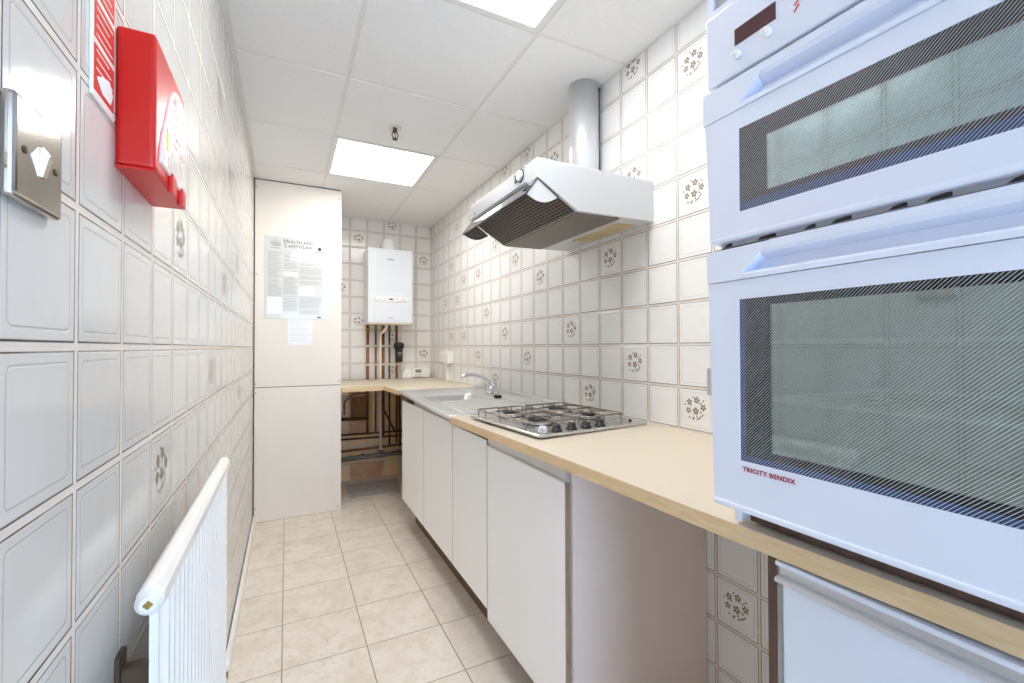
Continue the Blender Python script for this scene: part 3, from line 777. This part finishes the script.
# ------------------------------------------------------------------ sink, tap, plug
SZ = .9065
def shear(bm):
    for v in bm.verts:
        w_ = max(0, min(1, (1.235-v.co.x)/.585)); v.co.x += w_*((xfront(v.co.y)-.004)-.650); v.co.z += (ztop(v.co.y)-.900)*w_ + (.003)*(1-w_)
def bmap(a, b, d): return (a, b, d)
sk = thing('sink', (.94, 2.48, .89), 'stainless steel sink with left bowl and ribbed drainer', 'sink')
def deck(bm):
    n = 5
    outer = rrect(.9425, 2.4815, .585, 1.163, .012, n); inner = rrect(.888, 2.555, .340, .310, .055, n)
    lip = rrect(.9425, 2.4815, .571, 1.149, .010, n); low = rrect(.9425, 2.4815, .553, 1.131, .008, n)
    rings = [[(a, b, z) for a, b in q] for q, z in ((outer, SZ-.022), (outer, SZ-.003), (lip, SZ), (low, SZ-.005), (inner, SZ-.006))]
    for k, (ins, z) in enumerate(((.006, SZ-.012),(.010, SZ-.10),(.020, SZ-.145),(.05, SZ-.158))):
        rings.append([(a, b, z) for a, b in rrect(.888, 2.555, .340-2*ins, .310-2*ins, max(.02, .055-ins*.3), n)])
    V = [[bm.verts.new(p) for p in r] for r in rings]
    for A, B in zip(V, V[1:]):
        for i in range(len(A)):
            j = (i+1) % len(A); bm.faces.new((A[i], A[j], B[j], B[i])).smooth = True
    bm.faces.new(V[-1]); shear(bm)
part('basin', 'steel', sk, deck)
def ribs(bm):
    for k in range(9):
        x = .735+k*.043
        tube(bm, [(x, 1.945, SZ-.0075), (x, 1.99, SZ-.006), (x, 2.30, SZ-.006), (x, 2.35, SZ-.008)], .0048, 8)
    shear(bm)
part('drainer_ribs', 'steel', sk, ribs)
part('waste', 'chrome', sk, lambda bm: (lathe(bm, (.888+.004,2.555,SZ-.1585), [(.040,0),(.040,.003),(.030,.003),(.026,.0005)], 24)))
def upst(bm):
    prism(bm, [(1.236,.898),(1.250,.898),(1.250,.9235),(1.243,.9255),(1.236,.9215)], 'y', 1.900, 3.060)
solo('sealing_strip', 'steel', upst, 'thin metal upstand strip between the sink and tiles', 'strip')
TP = Vector((1.150, 2.600, SZ-.004+.003))
tp = thing('mixer_tap', TP, 'chrome mixer tap with long swept spout at the back of the sink', 'tap')
def tb(bm):
    lathe(bm, TP, [(.028,0),(.028,.004),(.021,.012),(.019,.030),(.022,.040),(.021,.056),(.012,.066)], 28)
    cyl(bm, TP+Vector((0,-.062,.030)), TP+Vector((0,.062,.030)), .0155, seg=22)
part('body', 'chrome', tp, tb)
part('spout', 'chrome', tp, lambda bm: tube(bm, smoothpath([TP+Vector(p) for p in ((0,0,.050),(-.018,.0,.080),(-.066,.004,.108),(-.124,.008,.120),(-.166,.012,.117),(-.184,.014,.104))], 6), [.0165-.0002*i for i in range(31)], 16))
def thd(s):
    def f(bm):
        c = TP+Vector((0, s*.062, .030)); d = Vector((-.15, s*.55, .85)).normalized()
        tube(bm, [c, c+d*.018], .0135, 18)
        lathe(bm, c+d*.016, [(.011,0),(.020,.004),(.021,.022),(.016,.030),(.004,.032)], 8, d)
    return f
for s in (-1, 1): part('handle', 'chrome', tp, thd(s), bevel=.001)
pl = thing('sink_plug', (1.10, 2.375, SZ-.0035), 'black rubber plug lying at the back of the sink', 'plug')
part('stopper', 'black', pl, lambda bm: lathe(bm, (1.10,2.375,SZ-.0038), [(.019,0),(.023,.004),(.024,.013),(.022,.016)], 22))
part('ring', 'chrome', pl, lambda bm: tube(bm, [(1.10+.009*math.cos(a), 2.375, SZ+.018+.009*math.sin(a)) for a in [k*math.pi/8 for k in range(17)]], .0014, 8))

# ------------------------------------------------------------------ gas hob
HB = Vector((.962, 1.540, .9028)); HA = math.radians(4.0)
def hob_turn(bm):
    c, s = math.cos(HA), math.sin(HA)
    for v in bm.verts:
        x, y = v.co.x, v.co.y
        v.co.x = HB.x + x*c - y*s; v.co.y = HB.y + x*s + y*c
        v.co.z += HB.z
hb = thing('gas_hob', HB, 'stainless four-burner gas hob with wire pan supports', 'hob')
def hpart(name, mat, fn, parent=None, **k):
    def f(bm): fn(bm); hob_turn(bm)
    return part(name, mat, parent or hb, f, **k)
def hplate(bm):
    n = 4; R = [(rrect(0,0,.500,.530,.012,n),0),(rrect(0,0,.500,.530,.012,n),.006),(rrect(0,0,.492,.522,.010,n),.009),(rrect(0,0,.470,.500,.010,n),.0075)]
    V = [[bm.verts.new((a,b,z)) for a, b in q] for q, z in R]
    bm.faces.new(V[0][::-1]); bm.faces.new(V[-1])
    for A, B in zip(V, V[1:]):
        for i in range(len(A)): bm.faces.new((A[i], A[(i+1)%len(A)], B[(i+1)%len(A)], B[i]))
hpart('hob_plate', 'steelx', hplate)
BUR = [(-.115,.140,.036),(.125,.140,.044),(-.115,-.065,.044),(.125,-.065,.030)]
for x, y, r in BUR:
    b = hpart('burner', 'steelx', lambda bm: lathe(bm, (x,y,.0075), [(r+.004,0),(r+.004,.0025),(r,.010),(r-.002,.014)], 28))
    hpart('spill_dish', 'burner', lambda bm: lathe(bm, (x,y,.0073), [(r+.024,0),(r+.021,.0022),(r+.006,.0006),(r,.0006)], 32), b)
    hpart('burner_cap', 'burner', lambda bm: lathe(bm, (x,y,.0212), [(r*.98,0),(r*1.02,.002),(r*.98,.007),(r*.5,.009)], 28), b)
for x0 in (-.225, .010):
    def sup(bm):
        w_, y0, y1, h = .215, -.165, .245, .031; r = .0032
        loop = rrect(x0+w_/2, (y0+y1)/2, w_, y1-y0, .018, 4)
        tube(bm, [(a,b,h) for a, b in loop]+[(loop[0][0],loop[0][1],h)], r, 8)
        for a, b in ((x0,y0+.02),(x0+w_,y0+.02),(x0,y1-.02),(x0+w_,y1-.02),(x0+w_/2,y1),(x0+w_*.2,y1),(x0+w_*.8,y1),(x0+w_/2,y0),(x0,.04),(x0+w_,.04)):
            tube(bm, [(a,b,.0085),(a,b,h)], r, 8)
        tube(bm, [(x0,.04,h),(x0+w_,.04,h)], r, 8)
        cx = x0+w_/2
        for cy in (.140,-.065):
            for dx, dy in ((1,0),(-1,0),(0,1),(0,-1)):
                e = (x0+w_ if dx > 0 else x0 if dx < 0 else cx, y1 if (dy > 0 and cy > 0) else (y0 if (dy < 0 and cy < 0) else (.04 if dy else cy)))
                tube(bm, [(e[0],e[1],h),(cx+dx*.022,cy+dy*.022,h+.003)], r, 8)
    hpart('pan_support', 'wire', sup)
for i, x in enumerate((-.205,-.150,-.085,-.020,.045)):
    def kn(bm):
        lathe(bm, (x,-.222,.0078), [(.021,0),(.020,.004),(.016,.006),(.015,.018),(.012,.021)], 20)
        bx(bm, x-.0035, x+.0035, -.236, -.208, .020, .031, .001, 1)
    hpart('knob', 'black' if i else 'chrome', kn)
hpart('screw', 'black', lambda bm: lathe(bm, (.205,-.215,.0077), [(.006,0),(.006,.006),(.002,.010)], 12))

# ------------------------------------------------------------------ extractor hood
HY0, HY1 = 1.293, 1.893
hd = thing('extractor_hood', (1.0, 1.593, 1.67), 'white cooker hood with round metal duct over the hob', 'cooker hood')
def hbody(bm):
    prism(bm, [(XR,1.836),(.747,1.835),(.747,1.766),(.760,1.760),(.910,1.673),(XR,1.680)], 'y', HY0, HY1)
part('body', 'hood', hd, hbody, bevel=.003)
# sloped grille and flat plate
S0, S1 = Vector((.757,0,1.7605)), Vector((.908,0,1.6725)); SD = (S1-S0).normalized(); SN = Vector((SD.z,0,-SD.x))
if SN.z > 0: SN = -SN
def slope_box(bm, a0, a1, y0, y1, d0, d1):
    vs = []
    for a, d in ((a0,d0),(a1,d0),(a1,d1),(a0,d1)):
        p = S0+SD*a+SN*d; vs.append((p.x, p.z))
    prism(bm, vs, 'y', y0, y1)
SL = (S1-S0).length
gr = part('grease_filter', 'filter', hd, lambda bm: slope_box(bm, .004, SL-.004, HY0+.014, HY1-.014, -.001, .003))
def gbars(bm):
    for k in range(13): slope_box(bm, .008+k*(SL-.02)/12, .0105+k*(SL-.02)/12, HY0+.014, HY1-.014, .003, .0055)
    for k in range(26): y = HY0+.024+k*.022; slope_box(bm, .006, SL-.006, y, y+.0015, .003, .0045)
part('grille_bars', 'filterbar', gr, gbars)
def fplate(bm): prism(bm, [(.912,1.669),(1.105,1.6725),(1.105,1.679),(.912,1.675)], 'y', HY0+.012, HY1-.012)
part('filter_plate', 'filterplate', hd, fplate, 'brownish flat metal plate')
part('lamp_lens', 'stain', hd, lambda bm: prism(bm, [(1.150,1.6755),(1.235,1.6775),(1.235,1.682),(1.150,1.680)], 'y', 1.36, 1.68), 'yellowed lamp lens')
def fpan(bm): bx(bm, .7415, .748, HY0+.075, HY1-.006, 1.772, 1.832, .002, 2)
part('front_panel', 'hoodfront', hd, fpan)
part('slider', 'black', hd, lambda bm: bx(bm, .738, .743, 1.429, 1.446, 1.792, 1.820, .001, 1))
part('knob', 'plastic', hd, lambda bm: lathe(bm, (.7425,1.402,1.806), [(.019,0),(.018,.010),(.015,.012)], 24, (-1,0,0)), bevel=.001)
part('knob_ring', 'black', hd, lambda bm: lathe(bm, (.7425,1.402,1.806), [(.0235,0),(.0235,.003),(.0195,.0032)], 24, (-1,0,0)))
part('pilot_lamp', 'black', hd, lambda bm: lathe(bm, (.7425,1.835,1.787), [(.005,0),(.005,.002)], 12, (-1,0,0)))
def vis(bm): prism(bm, [(.7455,1.7655),(.7040,1.7045),(.7065,1.7030),(.7485,1.7640)], 'y', HY0+.004, HY1-.004)
vs_ = part('visor', 'visor', hd, vis, 'smoked flip-out visor')
def wing(y):
    def f(bm):
        arc = [(.749,1.763),(.706,1.705)] + [(.706+.122*t, 1.705-.022*math.sin(math.pi*t)+.004*t) for t in (.15,.3,.45,.6,.75,.9,1.0)]
        prism(bm, arc, 'y', y, y+.003)
    return f
for y in (HY0+.002, HY1-.005): part('wing', 'visorwing' if y < 1.5 else 'visor', vs_, wing(y), 'curved near end of the visor, white reflection put in its colour' if y < 1.5 else None)
def vedge(bm):
    for y in (HY0+.0005, HY1-.003): tube(bm, [(.748,y,1.765),(.7045,y,1.7040)], .0022, 8); tube(bm, [(.750,y,1.763),(.829,y,1.711)], .0018, 8)
    tube(bm, [(.7045,HY0,1.7035),(.7045,HY1,1.7035)], .0020, 8)
part('edge_trim', 'black', vs_, vedge)
dk = part('duct', 'duct', hd, lambda bm: tube(bm, [(1.192,1.645,1.834),(1.192,1.645,HC-.001)], .0660, 40), 'bare metal duct pipe up to the ceiling')
part('duct_gap', 'black', dk, lambda bm: bx(bm, 1.2585, 1.2632, 1.62, 1.68, HC-.012, HC-.0005))

# ------------------------------------------------------------------ double oven
OX, OY0, OY1 = .640, -.065, .527
OYM = (OY0+OY1)/2
ov = thing('double_oven', (.95, OYM, .897), 'white double oven with two striped glass doors on the worktop', 'oven')
def och(bm):
    a, b = OY0+.012, OY1-.012; x0, x1 = .690, 1.215
    bx(bm, x0, x1, a, a+.03, .930, 1.84); bx(bm, x0, x1, b-.03, b, .930, 1.84)
    bx(bm, x0, x1, a+.03, b-.03, .930, .960); bx(bm, x0, x1, a+.03, b-.03, 1.335, 1.372)
    bx(bm, x0, x1, a+.03, b-.03, 1.60, 1.84); bx(bm, x1-.02, x1, a+.03, b-.03, .96, 1.60)
part('chassis', 'oven', ov, och)
def cav(z0, z1):
    def f(bm):
        a, b = OY0+.05, OY1-.05; x0, x1 = .692, 1.10
        bx(bm, x0, x1, a-.006, a, z0, z1); bx(bm, x0, x1, b, b+.006, z0, z1); bx(bm, x0, x1, a, b, z0-.006, z0); bx(bm, x0, x1, a, b, z1, z1+.006); bx(bm, x1, x1+.006, a, b, z0, z1)
    return f
part('cavity', 'ovenin', ov, cav(.985, 1.315)); part('cavity', 'ovenin', ov, cav(1.395, 1.565))
def rack(z):
    def f(bm):
        a, b = OY0+.058, OY1-.058; x0, x1 = .710, 1.08
        loop = rrect((x0+x1)/2, (a+b)/2, x1-x0, b-a, .02, 4)
        tube(bm, [(p,q,z) for p, q in loop]+[(loop[0][0],loop[0][1],z)], .0035, 8)
        for k in range(1, 14): tube(bm, [(x0, a+(b-a)*k/14, z), (x1, a+(b-a)*k/14, z)], .0018, 6)
        for y in (a-.006, b+.006):
            for x in (x0+.05, x1-.05): tube(bm, [(x,y,z-.004),(x,y,z+.004)], .004, 6)
    return f
for z in (1.205, 1.110, 1.440): part('rack', 'rack', ov, rack(z))
def door(z0, z1, hz0, win, yt, yb):
    y0, y1, wz0, wz1 = win
    def f(bm):
        m = yb+(yt-yb)*(hz0-z0)/(z1-z0); w_ = lambda y: 2*OYM-y
        o = [(w_(yb),z0),(yb,z0),(yb+.001,z0+.05),(m,hz0),(w_(m),hz0),(w_(yb+.001),z0+.05)]
        i = [(y0,wz0),(y1,wz0),(y1,wz0+.05),(y1,wz1),(y0,wz1),(y0,wz0+.05)]
        ringframe(bm, o, i, lambda a, b, d: (d, a, b), OX, OX+.042)
    return f
def handle(z0, z1, ye):
    def f(bm):
        prof = [(OX-.003,z0),(OX-.003,z0+.007),(OX+.002,z0+.011),(OX+.026,z0+.016),(OX+.026,z0+.030),(OX+.004,z0+.036),(OX-.001,z0+.041),(OX-.001,z1-.003),(OX+.002,z1),(OX+.042,z1),(OX+.042,z0)]
        L_ = lambda z: .4755-(z-z0); R_ = lambda z: 2*OYM-L_(z)
        A = [bm.verts.new((x, L_(z), z)) for x, z in prof]; B = [bm.verts.new((x, R_(z), z)) for x, z in prof]
        bm.faces.new(A); bm.faces.new(B[::-1])
        for i in range(len(prof)):
            j = (i+1) % len(prof); bm.faces.new((A[i], B[i], B[j], A[j]))
        for s in (1, -1):
            e = lambda y: y if s > 0 else 2*OYM-y
            q = [(e(ye),z0),(e(ye),z1-.002),(e(L_(z1)),z1-.002),(e(L_(z0)),z0)]
            prism(bm, q, 'x', OX-.0012, OX+.042)
    return f
dl = part('lower_door', 'oven', ov, door(.942, 1.357, 1.3025, (-.010,.472,1.018,1.272), .530, .5205))
part('handle', 'oven', dl, handle(1.3035, 1.3575, .5305))
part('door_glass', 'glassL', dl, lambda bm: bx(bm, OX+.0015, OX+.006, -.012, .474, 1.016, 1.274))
writing('maker_name', 'TRICITY BENDIX', .0098, (OX-.0006, .4672, 1.0030), (0,-1,0), (0,0,1), 'redlogo', dl, spacing=1.12, bold=.0002)
part('bottom_lip', 'oven', dl, lambda bm: bx(bm, OX-.004, OX+.02, OY0+.010, OY1-.007, .9385, .9475, .003, 2))
du = part('upper_door', 'oven', ov, door(1.3700, 1.628, 1.5735, (-.010,.470,1.411,1.543), .536, .5245))
part('handle', 'oven', du, handle(1.5745, 1.6285, .5365))
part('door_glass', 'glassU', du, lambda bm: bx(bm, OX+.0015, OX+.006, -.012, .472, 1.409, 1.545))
part('bottom_lip', 'oven', du, lambda bm: bx(bm, OX-.003, OX+.02, OY0+.004, OY1-.004, 1.3675, 1.3765, .003, 2))
vt = part('vent_strip', 'ovengrey', ov, lambda bm: bx(bm, OX+.010, OX+.046, OY0+.010, OY1-.016, 1.3605, 1.3680))
part('dark_gap', 'black', vt, lambda bm: bx(bm, OX+.012, OX+.046, OY0+.010, OY1-.016, 1.3585, 1.3604))
for y1, y0 in ((.506,.490),(.447,.417),(.377,.361),(.342,.317),(.278,.259),(.243,.219),(.178,.160),(.143,.119),(.078,.058),(.030,.004)):
    part('slot', 'black', vt, lambda bm: prism(bm, [(y1,1.3612),(y0,1.3612),(y0,1.3660),(y0+.004,1.3668),(y1-.006,1.3652)], 'x', OX+.0094, OX+.014))
part('shadow_gap', 'black', ov, lambda bm: bx(bm, OX+.012, .70, OY0+.010, OY1-.008, 1.6288, 1.6334))
cp = part('control_panel', 'oven', ov, lambda bm: prism(bm, [(OY0,1.6335),(.5270,1.6335),(.5300,1.7525),(OY0-.003,1.7525)], 'x', OX-.001, .70), bevel=.003)
part('display', 'display', cp, lambda bm: bx(bm, OX-.002, OX+.001, .407, .474, 1.6775, 1.7035), 'dark red display window')
for y, z in ((.4685,1.6600), (.4185,1.6640)):
    def bt(bm): lathe(bm, (OX-.001,y,z), [(.0072,0),(.0070,.008),(.0060,.010)], 20, (-1,0,0)); bx(bm, OX-.0145, OX-.008, y-.0042, y+.0042, z-.0042, z+.0042, .0008, 1)
    part('button', 'plastic', cp, bt)
def marks(bm):
    for k in (0, 1, 2): prism(bm, [(.3815-.001*k,1.6695+.009*k),(.3795-.001*k,1.6685+.009*k),(.3725-.001*k,1.6760+.009*k),(.3745-.001*k,1.6770+.009*k)], 'x', OX-.0018, OX-.001)
part('red_marks', 'redink', cp, marks)
def tf(bm):
    q = [(OY0+.002,1.754),(OY1+.003,1.754),(OY1+.003,1.842),(OY0+.002,1.842)]; r = [(OY0+.018,1.764),(OY1-.009,1.764),(OY1-.009,1.832),(OY0+.018,1.832)]
    ringframe(bm, q, r, lambda a, b, d: (d, a, b), OX+.003, .70)
tp_ = part('top_frame', 'oven', ov, tf)
part('top_grille', 'ovengrey', tp_, lambda bm: bx(bm, OX+.008, OX+.014, OY0+.016, OY1-.007, 1.762, 1.834))
def base(bm):
    bx(bm, .675, .690, OY0+.010, OY1-.010, .926, .932, .001, 1)
part('base_rail', 'oven', ov, base)
part('base_box', 'brown', ov, lambda bm: bx(bm, .704, 1.20, OY0+.02, OY1-.026, .9025, .926))
for y in (OY1-.024, OY0+.010): part('foot', 'oven', ov, lambda bm: bx(bm, .684, .712, y, y+.014, .9025, .927, .002, 1))

# ------------------------------------------------------------------ fridge below the ovens
fr = thing('fridge', (.96, .15, 0), 'white under-counter fridge beneath the double oven', 'fridge')
FY0, FY1 = -.115, .438
part('cabinet', 'fridge', fr, lambda bm: bx(bm, .724, 1.23, FY0+.004, FY1-.004, .012, .857, .003, 2))
fd = part('door', 'fridge', fr, lambda bm: bx(bm, .682, .722, FY0, FY1-.004, .075, .834, .004, 3))
def fh(bm):
    prism(bm, [(.675,.8345),(.675,.8400),(.679,.8425),(.688,.8430),(.688,.8570),(.715,.8570),(.715,.8345)], 'y', FY0, FY1+.004)
part('handle', 'alu', fd, fh, 'pale moulded grip along the door top', bevel=.001)
part('lid', 'fridge', fr, lambda bm: bx(bm, .680, 1.235, FY0-.002, FY1+.006, .8575, .8645, .002, 2))
part('kick_plate', 'ovengrey', fr, lambda bm: bx(bm, .745, .760, FY0+.01, FY1-.01, .0, .07))
solo('floor_slab', 'slab', lambda bm: prism(bm, [(.455,3.745),(.845,3.735),(.905,4.140),(.46,4.150)], 'z', 0, .008), 'grey board lying on the floor under the pipes', 'board', bevel=.002)

# ------------------------------------------------------------------ light, camera, colour
W = bpy.data.worlds.new('daylight'); SC.world = W; W.use_nodes = True
bgn = W.node_tree.nodes['Background']
bgn.inputs[0].default_value = (.60, .76, 1.0, 1); bgn.inputs[1].default_value = 9.5

cam = bpy.data.cameras.new('camera'); co = bpy.data.objects.new('camera', cam); COL.objects.link(co); SC.camera = co
cam.sensor_fit = 'HORIZONTAL'; cam.sensor_width = 36; cam.lens = 448.12/1024*36; cam.clip_start = .02
yaw, pit, rol = .466, .0128, -.0028
r0 = Vector((math.cos(yaw), -math.sin(yaw), 0)); f0 = Vector((math.sin(yaw), math.cos(yaw), 0)); up = Vector((0,0,1))
f1 = f0*math.cos(pit)+up*math.sin(pit); u1 = up*math.cos(pit)-f0*math.sin(pit)
r1 = r0*math.cos(rol)+u1*math.sin(rol); u2 = u1*math.cos(rol)-r0*math.sin(rol)
co.matrix_world = Matrix(((r1.x,u2.x,-f1.x,0),(r1.y,u2.y,-f1.y,0),(r1.z,u2.z,-f1.z,1.1973),(0,0,0,1)))

SC.view_settings.view_transform = 'Standard'; SC.view_settings.look = 'None'
SC.view_settings.exposure = 0.27; SC.view_settings.gamma = 1; SC.view_settings.use_curve_mapping = False
SC.cycles.max_bounces = 14; SC.cycles.diffuse_bounces = 8; SC.cycles.glossy_bounces = 6; SC.cycles.transparent_max_bounces = 12
SC.cycles.sample_clamp_indirect = 6; SC.cycles.caustics_reflective = False
